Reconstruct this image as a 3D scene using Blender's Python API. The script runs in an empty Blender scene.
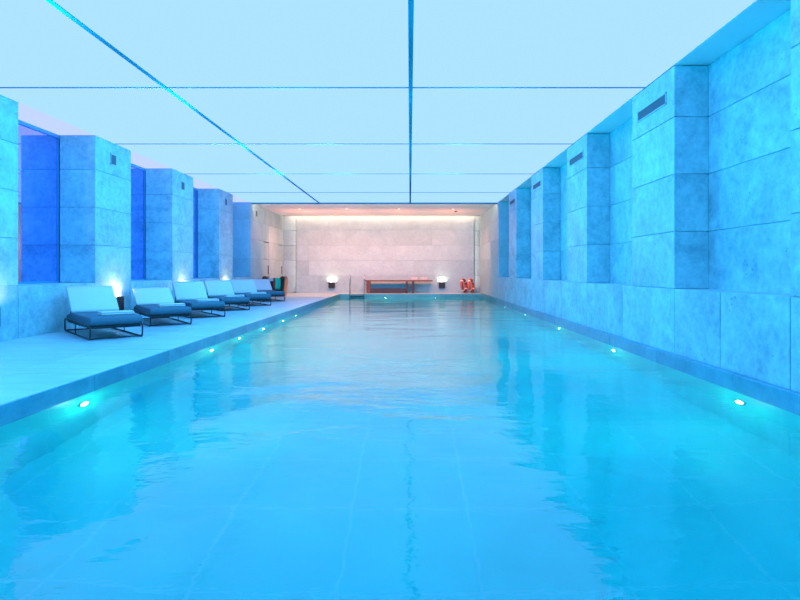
import bpy, bmesh, math, random
from mathutils import Vector, Matrix
random.seed(7)
S = bpy.context.scene
COL = S.collection
PI = math.pi

# ------------------------------------------------------------------ helpers
class MB:
    """collects shapes into one mesh"""
    def __init__(self): self.bm = bmesh.new()
    def box(self, x0, x1, y0, y1, z0, z1, bev=0.0, seg=1, mat=None):
        b = bmesh.new()
        bmesh.ops.create_cube(b, size=1.0)
        for v in b.verts:
            v.co = Vector(((x0+x1)/2+v.co.x*(x1-x0), (y0+y1)/2+v.co.y*(y1-y0), (z0+z1)/2+v.co.z*(z1-z0)))
        if bev > 0:
            bmesh.ops.bevel(b, geom=list(b.edges), offset=bev, segments=seg, affect='EDGES', profile=0.5)
        self._merge(b, mat); return self
    def _merge(self, b, mat=None):
        m = bpy.data.meshes.new('tmp'); b.to_mesh(m); b.free()
        if mat is not None: m.transform(mat)
        self.bm.from_mesh(m); bpy.data.meshes.remove(m)
    def tube(self, pts, r, n=8, closed=False):
        pts = [Vector(p) for p in pts]; N = len(pts); rings = []; b = bmesh.new()
        up0 = None
        for i, p in enumerate(pts):
            if closed: t = (pts[(i+1) % N]-pts[i-1]).normalized()
            elif i == 0: t = (pts[1]-p).normalized()
            elif i == N-1: t = (p-pts[i-1]).normalized()
            else: t = ((pts[i+1]-p).normalized()+(p-pts[i-1]).normalized()).normalized()
            if up0 is None:
                up0 = Vector((0,0,1)) if abs(t.z) < .9 else Vector((1,0,0))
            u = (up0 - t*up0.dot(t)).normalized(); w = t.cross(u); up0 = u
            rr = r[i] if isinstance(r, (list, tuple)) else r
            rings.append([b.verts.new(p+(u*math.cos(2*PI*k/n)+w*math.sin(2*PI*k/n))*rr) for k in range(n)])
        M = N if closed else N-1
        for i in range(M):
            a, c = rings[i], rings[(i+1) % N]
            for k in range(n): b.faces.new((a[k], a[(k+1) % n], c[(k+1) % n], c[k]))
        if not closed:
            b.faces.new(rings[0][::-1]); b.faces.new(rings[-1])
        for f in b.faces: f.smooth = True
        bmesh.ops.recalc_face_normals(b, faces=list(b.faces))
        self._merge(b); return self
    def cyl(self, c, axis, r, h, n=20, r2=None):
        """cylinder from point c along axis"""
        a = Vector(axis).normalized(); b = bmesh.new()
        bmesh.ops.create_cone(b, cap_ends=True, segments=n, radius1=r, radius2=r if r2 is None else r2, depth=h)
        q = Vector((0,0,1)).rotation_difference(a).to_matrix().to_4x4()
        self._merge(b, Matrix.Translation(Vector(c)+a*h/2) @ q); return self
    def prism(self, prof, axis, a0, a1):
        """closed 2D profile extruded along axis 'x' (profile = y,z), 'y' (x,z) or 'z' (x,y)"""
        def P(p, a):
            return {'x': (a, p[0], p[1]), 'y': (p[0], a, p[1]), 'z': (p[0], p[1], a)}[axis]
        b = bmesh.new()
        A = [b.verts.new(P(p, a0)) for p in prof]; B = [b.verts.new(P(p, a1)) for p in prof]
        n = len(prof)
        for i in range(n): b.faces.new((A[i], A[(i+1) % n], B[(i+1) % n], B[i]))
        b.faces.new(A[::-1]); b.faces.new(B)
        bmesh.ops.recalc_face_normals(b, faces=list(b.faces))
        self._merge(b); return self
    def build(self, name, mat, parent=None, smooth=False):
        m = bpy.data.meshes.new(name)
        self.bm.to_mesh(m); self.bm.free()
        if smooth:
            for p in m.polygons: p.use_smooth = True
        m.materials.append(mat)
        o = bpy.data.objects.new(name, m); COL.objects.link(o)
        if parent: o.parent = parent
        return o

def tag(o, label=None, cat=None, group=None, kind=None):
    if label: o['label'] = label
    if cat: o['category'] = cat
    if group: o['group'] = group
    if kind: o['kind'] = kind
    return o
def struct(o, label=None):
    return tag(o, label, None, None, 'structure')
def thing(name, loc, label, cat, group=None, rz=0.0):
    o = bpy.data.objects.new(name, None); COL.objects.link(o)
    o.location = loc; o.rotation_euler = (0, 0, rz); o.empty_display_size = .1
    return tag(o, label, cat, group)
def copy_tree(o, parent=None):
    c = o.copy(); COL.objects.link(c); c.parent = parent
    for ch in list(o.children): copy_tree(ch, c)
    return c
ORD = ['nearest', 'second', 'third', 'fourth', 'fifth', 'sixth', 'seventh', 'eighth']

# ------------------------------------------------------------------ materials
def newmat(name):
    m = bpy.data.materials.new(name); m.use_nodes = True
    nt = m.node_tree; nt.nodes.clear()
    out = nt.nodes.new('ShaderNodeOutputMaterial')
    return m, nt, out
def principled(name, col, rough=.5, metal=0.0, spec=.5):
    m, nt, out = newmat(name)
    b = nt.nodes.new('ShaderNodeBsdfPrincipled')
    b.inputs['Base Color'].default_value = (*col, 1); b.inputs['Roughness'].default_value = rough
    b.inputs['Metallic'].default_value = metal; b.inputs['Specular IOR Level'].default_value = spec
    nt.links.new(b.outputs[0], out.inputs[0])
    return m
def ramp(nt, stops, interp='LINEAR'):
    r = nt.nodes.new('ShaderNodeValToRGB'); r.color_ramp.interpolation = interp
    e = r.color_ramp.elements
    while len(e) < len(stops): e.new(.5)
    for el, (p, c) in zip(e, stops): el.position = p; el.color = (*c, 1)
    return r
def stone(name, c_dark, c_light, scale=(1, 1, 1), rough=.55, bump=.25, pits=True, island=.12):
    """travertine: cloudy mottling, drifts, small dark pits, per-block tone"""
    m, nt, out = newmat(name); N = nt.nodes; L = nt.links
    b = N.new('ShaderNodeBsdfPrincipled'); b.inputs['Roughness'].default_value = rough
    b.inputs['Specular IOR Level'].default_value = .35
    g = N.new('ShaderNodeNewGeometry')
    isl = N.new('ShaderNodeVectorMath'); isl.operation = 'ADD'
    L.new(g.outputs['Position'], isl.inputs[0])
    sc = N.new('ShaderNodeMath'); sc.operation = 'MULTIPLY'; sc.inputs[1].default_value = 30.0
    L.new(g.outputs['Random Per Island'], sc.inputs[0]); L.new(sc.outputs[0], isl.inputs[1])
    mp = N.new('ShaderNodeMapping'); mp.inputs['Scale'].default_value = scale
    L.new(isl.outputs[0], mp.inputs[0])
    n1 = N.new('ShaderNodeTexNoise'); n1.inputs['Scale'].default_value = 1.6; n1.inputs['Detail'].default_value = 8
    n1.inputs['Roughness'].default_value = .62; n1.inputs['Distortion'].default_value = .6
    L.new(mp.outputs[0], n1.inputs['Vector'])
    n2 = N.new('ShaderNodeTexNoise'); n2.inputs['Scale'].default_value = 9; n2.inputs['Detail'].default_value = 6
    n2.inputs['Roughness'].default_value = .7
    L.new(mp.outputs[0], n2.inputs['Vector'])
    mx = N.new('ShaderNodeMath'); mx.operation = 'MULTIPLY_ADD'; mx.inputs[1].default_value = .45
    L.new(n2.outputs[0], mx.inputs[0])
    half = N.new('ShaderNodeMath'); half.operation = 'MULTIPLY'; half.inputs[1].default_value = .55
    L.new(n1.outputs[0], half.inputs[0]); L.new(half.outputs[0], mx.inputs[2])
    r = ramp(nt, [(.36, c_dark), (.62, c_light)])
    L.new(mx.outputs[0], r.inputs[0])
    col = r.outputs[0]
    # per block tone
    mr = N.new('ShaderNodeMapRange'); mr.inputs['To Min'].default_value = 1-island; mr.inputs['To Max'].default_value = 1.0
    L.new(g.outputs['Random Per Island'], mr.inputs[0])
    mul = N.new('ShaderNodeVectorMath'); mul.operation = 'SCALE'
    L.new(col, mul.inputs[0]); L.new(mr.outputs[0], mul.inputs['Scale']); col = mul.outputs[0]
    bh = mx.outputs[0]
    if pits:
        v = N.new('ShaderNodeTexVoronoi'); v.inputs['Scale'].default_value = 14
        L.new(mp.outputs[0], v.inputs['Vector'])
        n3 = N.new('ShaderNodeTexNoise'); n3.inputs['Scale'].default_value = 2.3; L.new(mp.outputs[0], n3.inputs['Vector'])
        th = N.new('ShaderNodeMapRange'); th.inputs['From Min'].default_value = .52; th.inputs['From Max'].default_value = .75
        th.inputs['To Min'].default_value = 0; th.inputs['To Max'].default_value = .28
        L.new(n3.outputs[0], th.inputs[0])
        lt = N.new('ShaderNodeMath'); lt.operation = 'LESS_THAN'
        L.new(v.outputs['Distance'], lt.inputs[0]); L.new(th.outputs[0], lt.inputs[1])
        mp2 = N.new('ShaderNodeMix'); mp2.data_type = 'RGBA'
        mp2.inputs['B'].default_value = (c_dark[0]*.55, c_dark[1]*.55, c_dark[2]*.55, 1)
        f = N.new('ShaderNodeMath'); f.operation = 'MULTIPLY'; f.inputs[1].default_value = .55
        L.new(lt.outputs[0], f.inputs[0]); L.new(f.outputs[0], mp2.inputs['Factor']); L.new(col, mp2.inputs['A'])
        col = mp2.outputs['Result']
    L.new(col, b.inputs['Base Color'])
    bp = N.new('ShaderNodeBump'); bp.inputs['Strength'].default_value = bump; bp.inputs['Distance'].default_value = .02
    L.new(bh, bp.inputs['Height']); L.new(bp.outputs[0], b.inputs['Normal'])
    L.new(b.outputs[0], out.inputs[0])
    return m
def emis(name, col, strength):
    m, nt, out = newmat(name)
    e = nt.nodes.new('ShaderNodeEmission'); e.inputs[0].default_value = (*col, 1); e.inputs[1].default_value = strength
    nt.links.new(e.outputs[0], out.inputs[0])
    return m
def fabric(name, col, rough=.9, scale=240):
    m, nt, out = newmat(name); N = nt.nodes; L = nt.links
    b = N.new('ShaderNodeBsdfPrincipled'); b.inputs['Roughness'].default_value = rough; b.inputs['Specular IOR Level'].default_value = .2
    tc = N.new('ShaderNodeTexCoord')
    n = N.new('ShaderNodeTexNoise'); n.inputs['Scale'].default_value = scale; n.inputs['Detail'].default_value = 2
    L.new(tc.outputs['Object'], n.inputs['Vector'])
    r = ramp(nt, [(.3, tuple(c*.86 for c in col)), (.7, col)]); L.new(n.outputs[0], r.inputs[0]); L.new(r.outputs[0], b.inputs['Base Color'])
    n2 = N.new('ShaderNodeTexNoise'); n2.inputs['Scale'].default_value = 6; L.new(tc.outputs['Object'], n2.inputs['Vector'])
    bp = N.new('ShaderNodeBump'); bp.inputs['Strength'].default_value = .25; bp.inputs['Distance'].default_value = .03
    L.new(n2.outputs[0], bp.inputs['Height']); L.new(bp.outputs[0], b.inputs['Normal'])
    L.new(b.outputs[0], out.inputs[0])
    return m
def wood(name, dark, light):
    m, nt, out = newmat(name); N = nt.nodes; L = nt.links
    b = N.new('ShaderNodeBsdfPrincipled'); b.inputs['Roughness'].default_value = .45
    tc = N.new('ShaderNodeTexCoord')
    mp = N.new('ShaderNodeMapping'); mp.inputs['Scale'].default_value = (2, 22, 22); L.new(tc.outputs['Object'], mp.inputs[0])
    n = N.new('ShaderNodeTexNoise'); n.inputs['Scale'].default_value = 1.5; n.inputs['Detail'].default_value = 6; n.inputs['Distortion'].default_value = .8
    L.new(mp.outputs[0], n.inputs['Vector'])
    r = ramp(nt, [(.3, dark), (.7, light)]); L.new(n.outputs[0], r.inputs[0]); L.new(r.outputs[0], b.inputs['Base Color'])
    L.new(b.outputs[0], out.inputs[0])
    return m
def pool_tile(name):
    m, nt, out = newmat(name); N = nt.nodes; L = nt.links
    b = N.new('ShaderNodeBsdfPrincipled'); b.inputs['Roughness'].default_value = .4
    g = N.new('ShaderNodeNewGeometry')
    n = N.new('ShaderNodeTexNoise'); n.inputs['Scale'].default_value = .9; n.inputs['Detail'].default_value = 5
    L.new(g.outputs['Position'], n.inputs['Vector'])
    r = ramp(nt, [(.3, POOL_A), (.7, POOL_B)]); L.new(n.outputs[0], r.inputs[0])
    # tile joints every 1.2 x 0.6 m (lines of paler grout)
    sep = N.new('ShaderNodeSeparateXYZ'); L.new(g.outputs['Position'], sep.inputs[0])
    masks = []
    for ax, step, w in (('X', .9, .012), ('Y', .9, .012), ('Z', .75, .01)):
        md = N.new('ShaderNodeMath'); md.operation = 'PINGPONG'; md.inputs[1].default_value = step/2
        off = N.new('ShaderNodeMath'); off.operation = 'ADD'; off.inputs[1].default_value = {'X': .45, 'Y': .2, 'Z': .17}[ax]
        L.new(sep.outputs[ax], off.inputs[0]); L.new(off.outputs[0], md.inputs[0])
        lt = N.new('ShaderNodeMath'); lt.operation = 'LESS_THAN'; lt.inputs[1].default_value = w
        L.new(md.outputs[0], lt.inputs[0]); masks.append(lt.outputs[0])
    a = N.new('ShaderNodeMath'); a.operation = 'MAXIMUM'; L.new(masks[0], a.inputs[0]); L.new(masks[1], a.inputs[1])
    c = N.new('ShaderNodeMath'); c.operation = 'MAXIMUM'; L.new(a.outputs[0], c.inputs[0]); L.new(masks[2], c.inputs[1])
    f = N.new('ShaderNodeMath'); f.operation = 'MULTIPLY'; f.inputs[1].default_value = .08; L.new(c.outputs[0], f.inputs[0])
    mx = N.new('ShaderNodeMix'); mx.data_type = 'RGBA'; mx.inputs['B'].default_value = (.75, .95, .95, 1)
    L.new(f.outputs[0], mx.inputs['Factor']); L.new(r.outputs[0], mx.inputs['A'])
    L.new(mx.outputs['Result'], b.inputs['Base Color'])
    L.new(b.outputs[0], out.inputs[0])
    return m
def water_mat(name):
    m, nt, out = newmat(name); N = nt.nodes; L = nt.links
    gl = N.new('ShaderNodeBsdfGlass'); gl.inputs['IOR'].default_value = 1.33
    gl.inputs['Roughness'].default_value = WATER_ROUGH; gl.inputs['Color'].default_value = (.94, .99, 1, 1)
    g = N.new('ShaderNodeNewGeometry')
    mp = N.new('ShaderNodeMapping'); mp.inputs['Scale'].default_value = (.55, .8, 1); L.new(g.outputs['Position'], mp.inputs[0])
    n = N.new('ShaderNodeTexNoise'); n.inputs['Scale'].default_value = 1.0; n.inputs['Detail'].default_value = 2.0
    n.inputs['Roughness'].default_value = .35; n.inputs['Distortion'].default_value = .9
    L.new(mp.outputs[0], n.inputs['Vector'])
    mpf = N.new('ShaderNodeMapping'); mpf.inputs['Scale'].default_value = (5, 9, 1); L.new(g.outputs['Position'], mpf.inputs[0])
    nf = N.new('ShaderNodeTexNoise'); nf.inputs['Scale'].default_value = 1.0; nf.inputs['Detail'].default_value = 3.0
    L.new(mpf.outputs[0], nf.inputs['Vector'])
    ad = N.new('ShaderNodeMath'); ad.operation = 'MULTIPLY_ADD'; ad.inputs[1].default_value = .12
    L.new(nf.outputs[0], ad.inputs[0]); L.new(n.outputs[0], ad.inputs[2])
    bp = N.new('ShaderNodeBump'); bp.inputs['Strength'].default_value = 1.0; bp.inputs['Distance'].default_value = WATER_BUMP
    L.new(ad.outputs[0], bp.inputs['Height']); L.new(bp.outputs[0], gl.inputs['Normal'])
    L.new(gl.outputs[0], out.inputs[0])
    v = N.new('ShaderNodeVolumeAbsorption'); v.inputs['Color'].default_value = (*WATER_ABS, 1); v.inputs['Density'].default_value = WATER_DENS
    L.new(v.outputs[0], out.inputs['Volume'])
    return m

# ------------------------------------------------------------------ look settings
CEIL_EMIT = (.43, .78, 2.0)
FILL_COL = (.0, .40, .82); FILL_POWER = 105.0; FILL_POWER2 = 220.0  # colour and powers of the unseen blue fill lights
POOL_A = (.04, .62, .54); POOL_B = (.06, .74, .63)
WATER_ROUGH = .0; WATER_BUMP = .036
WATER_ABS = (.04, .93, .97); WATER_DENS = .45
UW_POWER = 12.0
EXPOSURE = 0.0

M_stone = stone('wall_travertine', (.17, .30, .35), (.34, .56, .59))
M_stone_end = stone('honed_travertine', (.26, .42, .46), (.34, .53, .57), bump=.08, pits=False, island=.14)
M_deck = stone('deck_travertine', (.24, .38, .42), (.36, .54, .58), scale=(.35, 2.2, 1), rough=.32, bump=.08, pits=False, island=.06)
M_cope = stone('coping_stone', (.03, .20, .27), (.06, .30, .38), rough=.35, bump=.1, island=.05)
M_plaster = principled('white_plaster', (.80, .79, .77), .8)
M_panel = emis('backlit_membrane', CEIL_EMIT, 1.0)
M_bay = emis('bay_backlit_membrane', (.56, .69, 1.8), 1.0)
M_bar = principled('ceiling_bar_metal', (.05, .22, .27), .9, 0, 0)
M_glass = principled('tinted_window_glass', (.42, .50, 1.0), .03, 1.0)
M_frame = principled('window_frame_metal', (.06, .25, .5), .5, 0)
M_dark = principled('dark_metal', (.035, .03, .03), .4, .5)
M_grille = principled('vent_grille', (.05, .08, .10), .6)
M_ventframe = principled('vent_frame', (.30, .42, .46), .6)
M_black = principled('black_metal', (.012, .012, .013), .45)
M_sling = fabric('grey_mattress_fabric', (.06, .125, .16))
M_white = fabric('white_towelling', (.52, .52, .51))
M_teal = fabric('teal_towelling', (.02, .50, .32))
M_red = fabric('red_towelling', (.5, .06, .05))
M_wick = principled('dark_rattan', (.02, .018, .018), .6)
M_wood = wood('brown_bench_wood', (.09, .028, .017), (.17, .06, .035))
M_wood2 = wood('orange_stand_wood', (.34, .13, .05), (.52, .22, .09))
M_darkwood = wood('dark_stand_wood', (.025, .015, .014), (.05, .03, .026))
M_steel = principled('brushed_steel', (.55, .56, .58), .25, 1.0)
M_lamp = emis('sconce_lamp', (1, .86, .68), 25)
M_uwlamp = emis('underwater_lamp', (.85, .95, 1), 30)
M_spotlamp = emis('downlight_lamp', (1, .75, .5), 8)
M_ring = principled('lifebuoy_red', (.30, .02, .02), .45)
M_ringwhite = principled('lifebuoy_white', (.8, .8, .8), .5)
M_rope = fabric('lifebuoy_rope', (.6, .55, .45))
M_tile = pool_tile('pool_tile')
M_water = water_mat('pool_water')

# ------------------------------------------------------------------ dimensions
CAM_Z = 1.10
CEIL = 3.85
LEDGE = .86
WATER = -.18
XL, XR = -6.38, 3.52          # pillar / parapet faces
XG = -7.12                    # window glass
XRB = 3.98                    # back of the right recesses
PXL, PXR = -3.39, 3.47        # pool edges
YB, YE = -3.2, 28.0           # back wall, end wall
YP = 26.75                    # far end of the pool
YC = 22.35                    # end of the luminous ceiling
COURSES = [LEDGE, 1.625, 2.39, 3.155, CEIL]
LP = [7.60+3.65*k for k in range(4)]            # left pillars start
RP = [3.74+3.655*k for k in range(5)]           # right pillars start
PW = 1.40; PWL = 1.44
J = .014                                        # joint width

# ------------------------------------------------------------------ setting
# deck : coping slabs along the pool + larger slabs behind
mb = MB()
y = YB
while y < YE-.01:
    y1 = min(y+2.45, YE); 
    mb.box(XL-.02, -4.30, y, y1-.006, -.22, 0, .002); y = y1
y = YB
while y < YP-.01:
    y1 = min(y+1.83, YP)
    mb.box(-4.295, PXL, y, y1-.005, -.22, 0, .006); y = y1
mb.box(-4.295, XR+.02, YP, YE, -.22, 0, .004)
mb.box(XL, -3.4, YB, YE, -1.7, -.16)
struct(mb.build('floor', M_deck), 'pale stone pool deck along the left side of the pool')
mb = MB(); mb.box(PXL, XR+.5, YB, YP, -1.72, -1.60)
mb.box(PXL-.12, PXL, YB, YP, -1.72, -.17); mb.box(PXR, PXR+.12, YB, YP, -1.72, -.17)
mb.box(PXL, PXR, YP, YP+.15, -1.72, -.17); mb.box(PXL, PXR, YB-.15, YB, -1.72, -.17)
struct(mb.build('pool_basin', M_tile), 'tiled basin of the swimming pool')
mb = MB(); mb.box(PXL-.04, PXR+.04, YB-.04, YP+.04, -1.65, WATER)
w = mb.build('pool_water', M_water)
tag(w, 'clear blue water filling the long indoor swimming pool', 'water', None, 'stuff')

mb = MB()
for a, b in zip([YB+1.83*i for i in range(17)], [YB+1.83*(i+1) for i in range(17)]):
    mb.box(PXL, PXL+.012, a, min(b, YP)-.004, -.205, -.012, .002)
mb.box(PXL+.012, PXR-.0, YP-.012, YP, -.205, -.012, .002)
struct(mb.build('trim_4', M_cope), 'dark wet stone edge strip above the waterline')
# trims: face of the coping under the right wall
mb = MB()
y = YB
while y < YP-.01:
    y1 = min(y+1.83, YP); mb.box(PXR-.012, XR+.10, y, y1-.005, -.205, 0, .006); y = y1
struct(mb.build('trim_1', M_cope), 'narrow stone kerb between the right wall and the water')

# left parapet wall
mb = MB()
ys = [YB, .22, 3.87, 7.60, 9.04, 11.25, 12.69, 14.9, 16.34, 18.55, 19.99, 22.2]
for a, b in zip(ys[:-1], ys[1:]): mb.box(XL-.30, XL, a+J/2, b-J/2, 0, LEDGE, .003)
mb.box(XL-.9, XL-.012, YB, 22.2, 0, LEDGE-.012)
struct(mb.build('wall_left', M_stone), 'low stone parapet wall under the left windows')

# left end wall beyond the last window, with a door
LE0 = 22.2
D0, D1, DZ = 24.2, 25.1, 2.39
E0, E1 = 26.9, 27.75
mb = MB()
zs = [0]+COURSES
for i in range(5):
    z0, z1 = zs[i]+J/2, zs[i+1]-J/2
    cuts = [(LE0, D0), (D1, E0), (E1, YE)] if i < 3 else ([(LE0, 25.0), (25.0, YE)] if i == 3 else [(LE0, 24.4), (24.4, YE)])
    for a, b in cuts: mb.box(XL-.9 if a == LE0 else XL-.2, XL, a+J/2, b-J/2, z0, z1, .003)
mb.box(XL-.9, XL-.012, LE0+.012, D0, 0, CEIL); mb.box(XL-.2, XL-.012, D1, E0, 0, CEIL); mb.box(XL-.2, XL-.012, E1, YE, 0, CEIL)
mb.box(XL-.2, XL-.012, D0-.01, D1+.01, DZ, CEIL); mb.box(XL-.2, XL-.012, E0-.01, E1+.01, DZ, CEIL)
struct(mb.build('wall_left_end', M_stone_end), 'stone wall with two flush doors at the far left end')
for k, (a, b) in enumerate(((D0, D1), (E0, E1))):
    mb = MB()
    for i in range(3): mb.box(XL-.12, XL-.01, a+.03, b-.015, zs[i]+.01, zs[i+1]-(.035 if i == 2 else .005), .003)
    d = struct(mb.build('door_%d' % (k+1), M_stone_end), ['stone clad flush door nearer the last lounger', 'stone clad flush door beside the end wall'][k])
    mb = MB(); mb.box(XL-.01, XL+.02, b-.16, b-.13, .95, 1.35, .004); mb.build('door_handle', M_dark, d)
    mb = MB(); mb.box(XL-.19, XL-.125, a+.005, b-.005, .005, DZ-.006); mb.build('door_backing', M_black, d)

# right parapet wall
mb = MB()
ys = [YB, .1, 1.9, 3.74, 5.14, 6.30, 7.395, 9.2, 11.05, 12.9, 14.705, 16.5, 18.36, 20.2, 22.0]
for a, b in zip(ys[:-1], ys[1:]): mb.box(XR, XR+.30, a+J/2, b-J/2, 0, LEDGE, .003)
mb.box(XR+.012, XRB+.2, YB, 22.0, 0, LEDGE-.001)
struct(mb.build('wall_right', M_stone), 'low stone parapet wall along the right edge of the pool')
# back of the right recesses
mb = MB()
edges = [(YB, RP[0])]+[(RP[k]+PW, RP[k+1]) for k in range(4)]+[(RP[4]+PW, 22.0)]
for a, b in edges:
    for i in range(4): mb.box(XRB, XRB+.2, a-.05, b+.05, COURSES[i]+(J/2 if i else -.01), COURSES[i+1]-J/2, .003)
mb.box(XRB+.012, XRB+.3, YB, 22.0, LEDGE, CEIL)
struct(mb.build('wall_right_recess', M_stone), 'stone wall at the back of the right hand recesses')
# right end wall (flush, 22 -> 28)
mb = MB()
for i in range(5):
    cuts = [(22.0, 23.9), (23.9, 25.8), (25.8, YE)] if i == 0 else ([(22.0, 25.2), (25.2, YE)] if i % 2 else [(22.0, 24.2), (24.2, YE)])
    for a, b in cuts: mb.box(XR, XR+.66, a+(0 if a == 22.0 else J/2), b-J/2, zs[i]+J/2, zs[i+1]-J/2, .003)
mb.box(XR+.012, XR+.6, 22.01, YE, 0, CEIL)
struct(mb.build('wall_right_end', M_stone_end), 'flush stone wall at the far right end')

# end wall: facing slabs stand proud of a back wall, leaving lit slots at both sides
mb = MB()
X0, X1 = -5.72, 3.22
rows = {0: [X0, -4.6, -2.35, -.1, 2.0, X1], 1: [X0, -5.1, .2, X1], 2: [X0, -5.1, -.7, X1], 3: [X0, -3.2, 1.1, X1], 4: [X0, -4.1, -.9, 2.2, X1]}
for i in range(5):
    c = rows[i]
    zt = zs[i+1]-J/2 if i < 4 else CEIL-.05
    for a, b in zip(c[:-1], c[1:]): mb.box(a+J/2, b-J/2, YE-.10, YE+.1, zs[i]+(J/2 if i else 0), zt, .003)
mb.box(X0+.01, X1-.01, YE-.088, YE+.1, 0, CEIL-.06)
for a, b in ((XL-.2, X0-.01), (X1+.01, XR+.3)):
    for i in range(5): mb.box(a, b, YE+.06, YE+.2, zs[i]+J/2, zs[i+1]-J/2, .003)
mb.box(XL-.9, XR+.8, YE+.2, YE+.3, -.2, CEIL+.3)
struct(mb.build('wall_end', M_stone_end), 'stone clad end wall beyond the pool')
mb = MB(); mb.box(XL-.9, XR+.8, YB-.2, YB, -.2, CEIL+.2)
struct(mb.build('wall_back', M_stone), 'stone wall behind the viewer')

# ceiling: soffits, end ceiling with a cove, slab above
mb = MB()
mb.box(XL-.9, XR+.8, YB, YC, CEIL+.06, CEIL+.2)                 # slab
mb.box(XR+.0, XRB+.3, YB, 22.0, CEIL-.002, CEIL+.06)                # right soffit

mb.box(XL-.3, XR+.3, YC, YE-.45, CEIL, CEIL+.2)                 # end ceiling
mb.box(XL-.3, XR+.3, YE-.45, YE+.2, CEIL+.20, CEIL+.3)          # raised cove
mb.box(XL-.9, XL-.3, 22.2, YE, CEIL, CEIL+.2)
struct(mb.build('ceiling', M_plaster), 'white plaster ceiling edges around the luminous panels')
# ceiling bars (seams)
SEAM_Y = [-2.7, .93, 4.62, 8.31, 11.99, 15.69, 19.40]
SEAM_X = [XL+.0, -3.66, .01, XR+.0]
mb = MB(); BW = .028
for x in SEAM_X[1:3]: mb.box(x-.03, x+.03, YB, YC-.0, CEIL-.012, CEIL+.05)

for yy in SEAM_Y: mb.box(XL-.0, XR, yy-BW/2, yy+BW/2, CEIL-.010, CEIL+.05)
mb.box(XL, XR, YC-.03, YC+.0, CEIL-.06, CEIL+.05)  # lip lowered to hide the added wash light
struct(mb.build('trim_2', M_bar), 'blue seams between the luminous ceiling panels')
ROWY = [YB]+SEAM_Y+[YC-.03]
colname = ['in the left column above the loungers', 'in the middle column left of the centre seam', 'in the right column beside the right wall']
nr = len(ROWY)-1
for r in range(nr):
    for c in range(3):
        a = SEAM_X[c]+(.03 if c else .0); b = SEAM_X[c+1]-(.03 if c < 2 else .004)
        mb = MB(); mb.box(a, b, ROWY[r]+BW/2, ROWY[r+1]-BW/2, CEIL, CEIL+.03)
        o = mb.build('ceiling_light_panel', M_panel)
        k = nr-1-r
        pos = 'last row beside the end ceiling' if k == 0 else '%s row back from the end ceiling' % ['', 'second', 'third', 'fourth', 'fifth', 'sixth', 'seventh', 'eighth'][k]
        tag(o, 'backlit pale blue ceiling panel, %s, %s' % (pos, colname[c].replace('in the ', '')), 'ceiling light', 'luminous ceiling panels')
bays = [(5.27, LP[0])]+[(LP[k]+PWL, LP[k+1]) for k in range(3)]+[(LP[3]+PWL, 22.2)]
for k, (a, b) in enumerate(bays):
    mb = MB(); mb.box(XG-.03, XL-.004, a+.004, b-.004, CEIL+.002, CEIL+.03)
    tag(mb.build('ceiling_light_strip', M_bay), 'narrow lilac backlit ceiling strip over the %s window bay on the left' % ORD[k], 'ceiling light', 'backlit strips over the window bays')

# windows (mirror-like tinted glazing) between the left pillars
for k, (a, b) in enumerate(bays):
    mb = MB(); mb.box(XG-.06, XG, a-.02, b+.02, LEDGE-.02, LEDGE+.04); mb.box(XG-.06, XG+.015, a-.02, b+.02, CEIL-.07, CEIL+.0)
    for yy in (a+.0, b-.02): mb.box(XG-.06, XG+.004, yy, yy+.02, LEDGE, CEIL-.06)
    fr = struct(mb.build('window_%d' % (k+1), M_frame), 'tall blue tinted window in the %s bay on the left' % ORD[k])
    mb = MB(); mb.box(XG-.03, XG-.012, a+.03, b-.03, LEDGE+.035, CEIL-.06); mb.build('glass', M_glass, fr)
mb = MB(); mb.box(XL-.9, XL-.30, YB, 22.2, LEDGE-.02, LEDGE, .004)
struct(mb.build('trim_3', M_stone), 'stone sill running along the left windows')
mb = MB(); mb.box(XG-.25, XG-.1, YB, 22.2, 0, CEIL+.1)
struct(mb.build('wall_left_outer', M_frame), 'dark wall behind the tinted glazing')
mb = MB()
for i in range(4): mb.box(XL-.72, XL, YB, 5.27, COURSES[i]+J/2, COURSES[i+1]-J/2, .003)
struct(mb.build('wall_left_near', M_stone), 'stone wall on the left beside the viewer')

# ------------------------------------------------------------------ pillars with their vents
def pillar(name, x0, x1, y0, y1, z_top, label, face, vent):
    root = thing(name, ((x0+x1)/2, (y0+y1)/2, LEDGE), label, 'pillar', 'stone pillars along the %s wall' % ('left' if face > 0 else 'right'))
    root['kind'] = 'thing'
    cx, cy = root.location.x, root.location.y
    mb = MB()
    for i in range(4):
        t = COURSES[i+1]-J/2 if i < 3 else z_top
        mb.box(x0-cx, x1-cx, y0-cy, y1-cy, COURSES[i]+J/2-LEDGE, t-LEDGE, .003)
    mb.box(x0-cx+.012, x1-cx-.012, y0-cy+.012, y1-cy-.012, 0, z_top-LEDGE-.01)
    mb.build('shaft', M_stone, root)
    xf = (x1 if face > 0 else x0)-cx
    vy0, vy1, vz0, vz1 = vent
    vy0 -= cy; vy1 -= cy; vz0 -= LEDGE; vz1 -= LEDGE
    s = face; t = .018
    mb = MB()
    a, b = sorted((xf, xf+s*.012))
    for (p, q, r_, u) in ((vy0, vy1, vz0, vz0+t), (vy0, vy1, vz1-t, vz1), (vy0, vy0+t, vz0, vz1), (vy1-t, vy1, vz0, vz1)): mb.box(a, b, p, q, r_, u)
    v = mb.build('vent', M_ventframe, root)
    a, b = sorted((xf+s*.001, xf+s*.004))
    mb = MB(); mb.box(a, b, vy0+t, vy1-t, vz0+t, vz1-t)
    n = 5; h = (vz1-vz0-2*t)/n
    a, b = sorted((xf+s*.003, xf+s*.010))
    for i in range(n): mb.box(a, b, vy0+t, vy1-t, vz0+t+h*(i+.25), vz0+t+h*(i+.6))
    mb.build('grille', M_grille, v)
    return root
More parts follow.
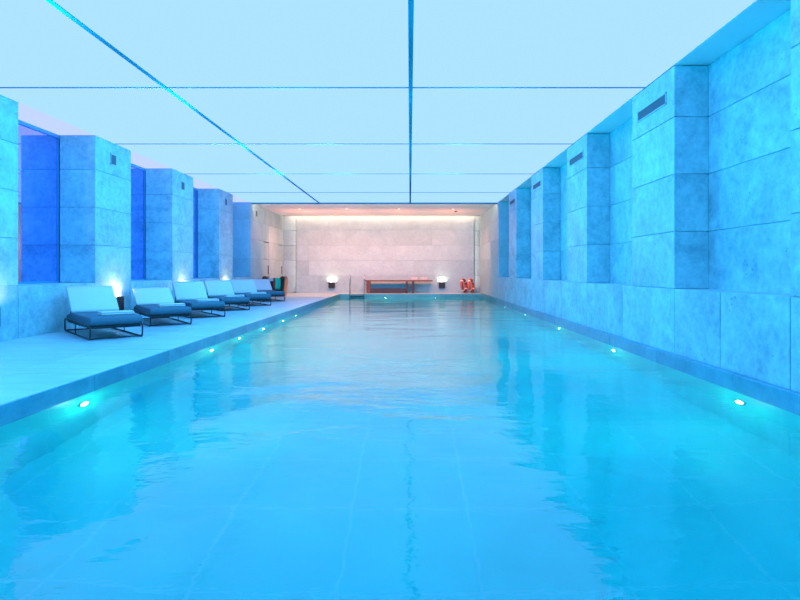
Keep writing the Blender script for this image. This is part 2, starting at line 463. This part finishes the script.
lab = ['travertine pillar on the left cut off by the picture edge, nearest the viewer',
       'travertine pillar with square vent behind the nearest sun lounger',
       'travertine pillar with square vent behind the third sun lounger',
       'travertine pillar with square vent behind the fourth sun lounger']
for k, y0 in enumerate(LP):
    c = y0+.68
    pillar('stone_pillar', XG+.02, XL, y0, y0+PWL, CEIL, lab[k], 1, (c-.12, c+.12, 3.37, 3.61))
for k, y0 in enumerate(RP):
    c = y0+.70
    pillar('stone_pillar', XR+.002, XRB-.002, y0, y0+PW, CEIL-.015,
           'travertine pillar with slot vent on the right, ' + ['nearest, cut off by the picture edge', 'second, largest one fully in view', 'third from the viewer', 'fourth from the viewer', 'fifth, closest to the end wall'][k],
           -1, (c-.48, c+.48, 3.39, 3.555))
# vent on the flush left end wall
vt = thing('wall_vent', (XL, 23.05, 3.36), 'small square vent high on the far left end wall', 'vent')
mb = MB()
for (p, q, r_, u) in ((-.12, .12, 0, .018), (-.12, .12, .222, .24), (-.12, -.102, 0, .24), (.102, .12, 0, .24)): mb.box(0, .012, p, q, r_, u)
mb.build('vent_frame', M_ventframe, vt)
mb = MB(); mb.box(.001, .004, -.1, .1, .018, .222)
for i in range(5): mb.box(.003, .01, -.1, .1, .025+.04*i, .043+.04*i)
mb.build('grille', M_grille, vt)

# ------------------------------------------------------------------ wall sconces
def sconce(loc, rz, label, power):
    r = thing('wall_sconce', loc, label, 'wall lamp', 'black uplight wall lamps', rz)
    mb = MB()   # faces -Y in local space, back on the wall at y=0
    mb.box(-.16, .16, -.13, -.12, .0, .30, .004); mb.box(-.16, -.15, -.13, 0, 0, .30); mb.box(.15, .16, -.13, 0, 0, .30); mb.box(-.16, .16, -.13, 0, 0, .01)
    mb.box(-.16, .16, -.01, 0, 0, .30)
    mb.build('housing', M_black, r)
    mb = MB(); mb.box(-.145, .145, -.115, -.015, .25, .27); mb.build('lamp', M_lamp, r)
    l = bpy.data.lights.new('sconce_light', 'AREA'); l.shape = 'RECTANGLE'; l.size = .27; l.size_y = .05; l.energy = power; l.color = (1, .70, .42)
    o = bpy.data.objects.new('sconce_light', l); COL.objects.link(o); o.parent = r
    o.location = (0, -.06, .285); o.rotation_euler = (PI-.25, 0, 0)
    return r
for k, yy in enumerate([8.31, 11.97, 15.55, 19.2]):
    sconce((XL, yy, .25), PI/2, 'black box wall lamp on the left parapet ' + ['before the nearest lounger', 'between the nearest and second lounger', 'behind the third lounger', 'behind the fourth lounger'][k], 24)
sconce((-3.92, YE-.10, .25), 0, 'black box wall lamp on the end wall left of the pool ladder', 9)
sconce((1.60, YE-.10, .25), 0, 'black box wall lamp on the end wall right of the wooden bench', 9)

# ------------------------------------------------------------------ sun loungers
LW, LL = .80, 1.94
def rail_loop(x):
    pts = []
    y0, y1, z0, z1, r = -LL/2+.01, LL/2-.01, .016, .235, .05
    for (cy, cz, a0) in ((y1-r, z1-r, 0), (y0+r, z1-r, PI/2), (y0+r, z0+r, PI), (y1-r, z0+r, 1.5*PI)):
        for i in range(5):
            a = a0+i*PI/8; pts.append((x, cy+r*math.cos(a), cz+r*math.sin(a)))
    return pts
def cushion(prof, w, bev=.03):
    """closed YZ profile, extruded over the width, edges rounded"""
    b = MB(); b.prism(prof, 'x', -w/2, w/2)
    bmesh.ops.bevel(b.bm, geom=[e for e in b.bm.edges if abs(e.verts[0].co.x-e.verts[1].co.x) < 1e-6 and abs(abs(e.verts[0].co.x)-w/2) < 1e-6], offset=bev, segments=3, affect='EDGES', profile=.5)
    return b
def lounger(loc, rz, label, top_z=.82, top_y=.86):
    r = thing('sun_lounger', loc, label, 'sun lounger', 'sun loungers along the left deck', rz)
    for s in (-1, 1):
        b = MB(); b.tube(rail_loop(s*(LW/2-.015)), .014, 8, True)
        for yy in (.1,): b.tube([(s*(LW/2-.015), yy, .02), (s*(LW/2-.015), yy, .23)], .009, 6)
        b.build('side_frame', M_dark, r)
    for yy in (-.90, .90):
        b = MB(); b.tube([(-LW/2+.015, yy, .022), (LW/2-.015, yy, .022)], .013, 8); b.build('crossbar', M_dark, r)
    b = MB()
    b.box(-LW/2+.03, LW/2-.03, -LL/2+.03, LL/2-.03, .19, .222, .006)
    for i in range(9): b.box(-LW/2+.03, LW/2-.03, -.9+.2*i, -.82+.2*i, .175, .192)
    b.build('base', M_dark, r)
    # mattress: rounded nose at the foot, upturned end under the backrest
    pv = .50; z0, z1 = .225, .365
    prof = [(pv+.32, z0), (-LL/2+.06, z0)]
    for i in range(1, 7):
        a = -PI/2-i*PI/7; prof.append((-LL/2+.06+.07*math.cos(a), (z0+z1)/2+.07*math.sin(a)))
    prof += [(-LL/2+.06, z1), (-.3, z1-.004), (pv, z1), (pv+.32, z1-.06)]
    b = cushion(prof, LW-.02, .025); b.build('seat_cushion', M_sling, r, True)
    # backrest: gently curved slab
    n = 8; front, back = [], []
    for i in range(n+1):
        t = i/n
        yy = (pv-.10)+(top_y-pv+.10)*(t**1.25*.75+.25*t); zz = z1+.004+(top_z-z1)*(t*.92+.08*t*t)
        front.append((yy, zz)); 
    for i, (yy, zz) in enumerate(front):
        p = front[max(i-1, 0)]; q = front[min(i+1, n)]
        dy, dz = q[0]-p[0], q[1]-p[1]; l_ = math.hypot(dy, dz)
        th = .075 if i else .03
        back.append((yy+dz/l_*th, max(zz-dy/l_*th, z1-.0)))
    b = cushion(front+back[::-1], LW-.03, .02); b.build('backrest', M_white, r, True)
    # strut holding the backrest
    for s in (-1, 1):
        b = MB(); b.tube([(s*.3, top_y+.03, top_z-.2), (s*.3, .92, .23)], .010, 6); b.build('backrest_strut', M_dark, r)
    return r
def R2(a, x, y): return (x*math.cos(a)-y*math.sin(a), x*math.sin(a)+y*math.cos(a))
def folded_towel(parent_loc, rz, px, py, label):
    dx, dy = R2(rz, px, py)
    b = MB()
    b.box(-.26, .26, -.11, .11, 0, .03, .014, 3); b.box(-.255, .25, -.105, .105, .03, .058, .013, 3)
    o = b.build('folded_towel', M_white, None, True)
    o.location = (parent_loc[0]+dx, parent_loc[1]+dy, .3655); o.rotation_euler = (0, 0, rz+.06)
    return tag(o, label, 'towel', 'folded towels on the sun loungers')
# front right corner of each lounger on the deck, heading
CORN = [(-4.44, 9.25, 42, .82, .86), (-4.46, 11.36, 36, .72, .95), (-4.40, 13.25, 36, .82, .86), (-4.47, 15.52, 34, .82, .86), (-4.38, 17.55, 33, .81, .86), (-4.52, 20.1, 32, .78, .88)]
loc_words = ['nearest the viewer, wall lamp just behind it', 'second from the viewer, with the lowest backrest', 'third from the viewer', 'fourth from the viewer', 'fifth from the viewer', 'sixth from the viewer, beside the dark towel stand']
for k, (cx, cy, ph, tz, ty) in enumerate(CORN):
    a = math.radians(ph); dx, dy = R2(a, LW/2, -LL/2)
    loc = (cx-dx, cy-dy, 0)
    lounger(loc, a, 'grey sun lounger with white backrest, ' + loc_words[k], tz, ty)
    if k < 5:
        folded_towel(loc, a, .10, -.52, 'folded white towel on the seat of the ' + ['lounger nearest the viewer', 'second lounger from the viewer', 'third lounger from the viewer', 'fourth lounger from the viewer', 'fifth lounger from the viewer'][k])

# ------------------------------------------------------------------ towel stand by the door
ts = thing('towel_stand', (-5.76, 24.0, 0), 'dark wooden towel stand with scrolled ends behind the last lounger', 'towel stand')
def scroll(side):
    prof = []
    n = 10
    # S-curved end seen along Y, thickness .035, curling outwards at the top
    cl = []
    for i in range(n+1):
        t = i/n; cl.append((side*(.30+.08*t*t), .02+.73*t))
    out = 1 if side < 0 else -1            # left end curls outwards, right end curls back in
    cx, cz, rr = side*.38+side*out*.075, .78, .075
    for i in range(1, 9):
        a = PI-i*PI/7; cl.append((cx+side*out*rr*math.cos(a), cz+rr*math.sin(a)))
    L_, R_ = [], []
    for i, p in enumerate(cl):
        q0 = cl[max(i-1, 0)]; q1 = cl[min(i+1, len(cl)-1)]
        dx, dz = q1[0]-q0[0], q1[1]-q0[1]; l_ = math.hypot(dx, dz)
        L_.append((p[0]-dz/l_*.025, p[1]+dx/l_*.025)); R_.append((p[0]+dz/l_*.025, p[1]-dx/l_*.025))
    return L_+R_[::-1]
for s in (-1, 1):
    b = MB(); b.prism(scroll(s), 'y', -.28, .28); b.build('end_panel', M_darkwood, ts)
b = MB(); b.prism([(.335, .02), (.36, .02), (.44, .76), (.41, .76)], 'y', -.285, .27); b.build('side_veneer', M_wood2, ts)
b = MB(); b.box(-.32, .32, .22, .25, .08, .80, .004); b.build('back_panel', M_darkwood, ts)
b = MB(); b.box(-.30, .30, -.26, .22, .10, .13, .004); b.build('shelf', M_darkwood, ts)
b = MB(); b.tube([(-.345, -.14, .79), (.345, -.14, .79)], .012, 8); b.build('towel_rail', M_dark, ts)
def hung_towel(name, x0, x1, yr, zr, drop, mat, label, k):
    """towel folded over a rail, with soft vertical folds"""
    b = bmesh.new(); nu, nv = 14, 12; grid = []
    r0 = .016
    path = [(-r0-.002, -drop*(1-i/5)) for i in range(6)]+[(r0*math.cos(PI-j*PI/4), r0*math.sin(PI-j*PI/4)) for j in range(1, 4)]+[(r0+.002, -drop*.8*i/5) for i in range(6)]
    for i in range(nu+1):
        u = i/nu; row = []
        for (py, pz) in path:
            row.append(b.verts.new((x0+(x1-x0)*u, yr+py-(.008*math.sin(u*9+k)+.008)*min(1, -pz/.2 if pz < 0 else 0)*(1 if py < 0 else -1), zr+pz)))
        grid.append(row)
    for i in range(nu):
        for j in range(len(path)-1): b.faces.new((grid[i][j], grid[i+1][j], grid[i+1][j+1], grid[i][j+1]))
    m = bpy.data.meshes.new(name); b.to_mesh(m); b.free(); m.materials.append(mat)
    for p in m.polygons: p.use_smooth = True
    o = bpy.data.objects.new(name, m); COL.objects.link(o)
    md = o.modifiers.new('thick', 'SOLIDIFY'); md.thickness = .008; md.offset = 0
    return tag(o, label, 'towel', 'towels on the towel stand')
hung_towel('hanging_towel', -5.76-.02, -5.76+.19, 23.86, .792, .48, M_teal, 'teal towel hanging on the dark towel stand', 1)
hung_towel('hanging_towel', -5.76-.10, -5.76-.03, 23.86, .792, .46, M_red, 'narrow red towel hanging left of the teal towel', 2)
hung_towel('hanging_towel', -5.76-.31, -5.76-.12, 23.86, .792, .13, M_white, 'white towel folded short over the rail of the towel stand', 3)

# ------------------------------------------------------------------ pool ladder
ld = thing('pool_ladder', (-2.56, YP, 0), 'steel pool ladder with two handrails at the far end of the pool', 'pool ladder')
for s in (-1, 1):
    b = MB(); x = s*.35
    pts = [(x, .42, 0), (x, .42, .70)]
    for i in range(1, 8):
        a = i*PI/8; pts.append((x, .42-.24*(1-math.cos(a)), .70+.20*math.sin(a)))
    pts += [(x, -.06, .70), (x, -.06, -1.2)]
    b.tube(pts, .021, 10); b.cyl((x, .42, 0), (0, 0, 1), .045, .012)
    b.build('handrail', M_steel, ld)
for i, z in enumerate((-.10, -.40, -.70, -1.0)):
    b = MB(); b.box(-.35, .35, -.13, -.02, z-.02, z+.02, .008); b.build('step', M_steel if i else M_dark, ld)

# ------------------------------------------------------------------ wooden bench and towels on it
bn = thing('wooden_bench', (-.55, 27.5, 0), 'long brown wooden bench with panel legs against the end wall', 'bench')
b = MB(); b.box(-1.66, 1.66, -.22, .22, .585, .65, .006); b.build('bench_top', M_wood, bn)
b = MB(); b.box(-1.60, -1.42, -.20, .20, 0, .585, .004); b.build('leg', M_wood, bn)
b = MB(); b.box(.34, .44, -.20, .20, 0, .585, .004); b.build('leg', M_darkwood, bn)
b = MB(); b.box(.64, .76, -.20, .20, 0, .585, .004); b.build('leg', M_darkwood, bn)
b = MB(); b.box(-1.42, .34, -.14, .18, .03, .24, .006); b.build('lower_block', M_darkwood, bn)  # dark block low between the legs
for k, x in enumerate((.22, .68)):
    t = MB()
    for i in range(3): t.box(-.16, .16, -.14, .14, .046*i, .046*i+.044, .018, 3)
    o = t.build('folded_towel', M_white, None, True); o.location = (x, 27.45, .651)
    tag(o, ['stack of folded white towels on the bench, left one', 'stack of folded white towels on the bench, right one near its end'][k], 'towel', 'towel stacks on the bench')

# ------------------------------------------------------------------ lifebuoys
def lifebuoy(loc, rz, tilt, label, ring):
    r = thing('lifebuoy', loc, label, 'lifebuoy', 'lifebuoys by the end wall', rz)
    R_, q = .28, .075
    def arc(a0, a1, rad, n):
        return [(R_*math.cos(a0+(a1-a0)*i/n), 0, R_*math.sin(a0+(a1-a0)*i/n)) for i in range(n+1)]
    Mx = Matrix.Translation((0, 0, R_+q)) @ Matrix.Rotation(0, 4, 'X')
    b = MB(); b.tube(arc(0, 2*PI*47/48, 0, 47), q, 12, True); b.bm.transform(Mx); b.build('ring', ring, r)
    for k in range(4):
        b = MB(); a = PI/4+k*PI/2; b.tube(arc(a-.09, a+.09, 0, 4), q+.004, 12); b.bm.transform(Mx); b.build('band', M_ringwhite, r)
    b = MB(); pts = []
    for i in range(32):
        a = 2*PI*i/32; rr = R_+q+.006+.02*abs(math.sin(2*(a-PI/4)))
        pts.append((rr*math.cos(a), 0, R_+q+rr*math.sin(a)*.985+.0))
    b.tube(pts, .007, 6, True); b.build('grab_rope', M_rope, r)
    r.rotation_euler = (tilt, 0, rz)
    return r
lifebuoy((2.72, 27.42, .03), math.radians(62), -.16, 'dark red lifebuoy leaning at the end wall, left of the pair', M_ring)
M_ring2 = principled('lifebuoy_orange', (.48, .06, .03), .45)
lifebuoy((3.05, 27.40, .03), math.radians(62), -.10, 'orange red lifebuoy standing at the right corner of the end wall', M_ring2)

# ------------------------------------------------------------------ underwater lamps
def uw_lamp(loc, direction, label, group, power):
    r = thing('underwater_light', loc, label, 'pool light', group)
    d = Vector(direction)
    b = MB(); b.cyl((0, 0, 0), d, .085, .02, 20); b.build('bezel', M_steel, r)
    b = MB(); b.cyl(d*.0205, d, .06, .006, 20); b.build('lens', M_uwlamp, r)
    l = bpy.data.lights.new('pool_lamp', 'POINT'); l.energy = power; l.color = (.45, 1.0, .62); l.shadow_soft_size = 0
    o = bpy.data.objects.new('pool_lamp', l); COL.objects.link(o); o.parent = r
    o.location = d*.3
    l = bpy.data.lights.new('pool_beam', 'SPOT'); l.energy = power*7; l.color = (.40, 1.0, .80); l.spot_size = 1.7; l.spot_blend = 1.0; l.shadow_soft_size = 0
    o = bpy.data.objects.new('pool_beam', l); COL.objects.link(o); o.parent = r
    o.location = d*.04; o.rotation_euler = d.to_track_quat('-Z', 'Y').to_euler()
for k, yy in enumerate([5.75, 9.4, 11.0, 12.75, 14.7, 16.4]):
    uw_lamp((PXL, yy, -.60), (1, 0, 0), 'round underwater light on the left pool wall, %s visible from the viewer' % ORD[k], 'lights on the left pool wall', UW_POWER)
for k, yy in enumerate([5.8, 9.4, 12.85, 16.7, 20.2]):
    uw_lamp((PXR, yy, -.60), (-1, 0, 0), 'round underwater light on the right pool wall, %s visible from the viewer' % ORD[k], 'lights on the right pool wall', UW_POWER)
for k, x in enumerate((-1.17, 1.18)):
    uw_lamp((x, YP, -.60), (0, -1, 0), ['round underwater light on the far pool wall below the bench', 'round underwater light on the far pool wall below the right wall lamp'][k], 'lights on the far pool wall', UW_POWER*.5)

# ------------------------------------------------------------------ end ceiling: downlights and a smoke detector
def add_spot(name, loc, power, col, size, blend=.6, parent=None, rot=(0, 0, 0), soft=.05):
    l = bpy.data.lights.new(name, 'SPOT'); l.energy = power; l.color = col; l.spot_size = size; l.spot_blend = blend; l.shadow_soft_size = soft
    o = bpy.data.objects.new(name, l); COL.objects.link(o); o.location = loc; o.rotation_euler = rot
    if parent: o.parent = parent
    return o
dl = [(-4.9, 24.6), (-2.8, 24.6), (-.5, 24.6), (1.9, 24.6)]
WARM = (1, .29, .17)
for k, (x, yy) in enumerate(dl):
    r = thing('downlight', (x, yy, CEIL), 'small round recessed downlight in the end ceiling, %s from the left' % ['first', 'second', 'third', 'fourth'][k], 'downlight', 'downlights in the end ceiling')
    b = MB(); b.cyl((0, 0, -.008), (0, 0, 1), .055, .008, 16); b.build('trim_ring', M_plaster, r)
    b = MB(); b.cyl((0, 0, -.011), (0, 0, 1), .035, .003, 16); b.build('lens', M_spotlamp, r)
    add_spot('downlight_beam', (0, 0, -.04), 660, WARM, 2.2, .9, r, (math.radians(-32), 0, 0) if 0 else (math.radians(32), 0, 0))
    l = bpy.data.lights.new('warm_fill', 'POINT'); l.energy = 48; l.color = WARM; l.shadow_soft_size = 0  # added warm fill point, floating below the downlight
    o = bpy.data.objects.new('warm_fill', l); COL.objects.link(o); o.parent = r; o.location = (0, 1.0, -.95)
r = thing('smoke_detector', (2.1, 25.4, CEIL), 'small dark round detector on the end ceiling at the right', 'smoke detector')
b = MB(); b.cyl((0, 0, -.05), (0, 0, 1), .06, .05, 20, .075); b.build('detector_body', M_dark, r)
b = MB(); b.cyl((0, 0, -.056), (0, 0, 1), .03, .007, 16); b.build('sensor_cap', M_black, r)

# LED strip in the cove of the end ceiling (real strip light: a thin luminous tube in the recess)
def area(name, loc, rot, sx, sy, power, col):
    l = bpy.data.lights.new(name, 'AREA'); l.shape = 'RECTANGLE'; l.size = sx; l.size_y = sy; l.energy = power; l.color = col
    o = bpy.data.objects.new(name, l); COL.objects.link(o); o.location = loc; o.rotation_euler = rot
    return o
area('cove_strip', (-1.4, YE-.36, CEIL+.15), (math.radians(60), 0, 0), 9.4, .05, 120, (1, .45, .28))

area('end_ceiling_fill', (-1.4, YC+.04, CEIL-.045), (math.radians(97), 0, 0), 9.6, .025, 150, (1, .60, .38))  # added warm fill that brightens the end ceiling
for x, sgn in ((X0-.05, -1), (X1+.05, 1)):
    area('slot_strip', (x, YE-.01, 2.0), (0, math.radians(-90*sgn), 0), 3.4, .03, 3.5, (1, .62, .42))

# added blue fill lights below the luminous ceiling, no fittings of their own
for yy in (-1, 2.2, 5.5, 8.8, 12.1, 15.4, 18.7):
    for x in (-4.6, -1.4, 1.75):
        l = bpy.data.lights.new('ceiling_fill_spot', 'SPOT'); l.spot_size = math.radians(172); l.spot_blend = 1.0
        l.energy = FILL_POWER; l.color = FILL_COL; l.shadow_soft_size = 0.0
        o = bpy.data.objects.new('ceiling_fill_spot', l); COL.objects.link(o); o.location = (x, yy, CEIL-.25)
    for x in ((-3.9, -1.85, 1.1) if yy < 18 else ()):
        l = bpy.data.lights.new('ceiling_fill_point', 'POINT')
        l.energy = FILL_POWER2; l.color = FILL_COL; l.shadow_soft_size = 0.0
        o = bpy.data.objects.new('ceiling_fill_point', l); COL.objects.link(o); o.location = (x, yy, CEIL-.45)

# ------------------------------------------------------------------ world, camera
W = bpy.data.worlds.new('world'); S.world = W; W.use_nodes = True
W.node_tree.nodes['Background'].inputs[0].default_value = (.0, .0, .0, 1)
cam = bpy.data.cameras.new('camera'); co = bpy.data.objects.new('camera', cam); COL.objects.link(co)
co.location = (0, 0, CAM_Z); co.rotation_euler = (PI/2, 0, 0)
cam.sensor_width = 36; cam.lens = 36*555/800; cam.shift_x = -10/800; cam.shift_y = -29/800
cam.clip_start = .05; cam.clip_end = 200
S.camera = co
S.view_settings.view_transform = 'Standard'; S.view_settings.look = 'None'
S.view_settings.gamma = 1; S.view_settings.exposure = EXPOSURE; S.view_settings.use_curve_mapping = False
S.cycles.use_denoising = True
S.cycles.max_bounces = 10; S.cycles.diffuse_bounces = 5; S.cycles.glossy_bounces = 5; S.cycles.transmission_bounces = 6
S.cycles.caustics_reflective = True; S.cycles.caustics_refractive = True
S.cycles.sample_clamp_indirect = 6.0
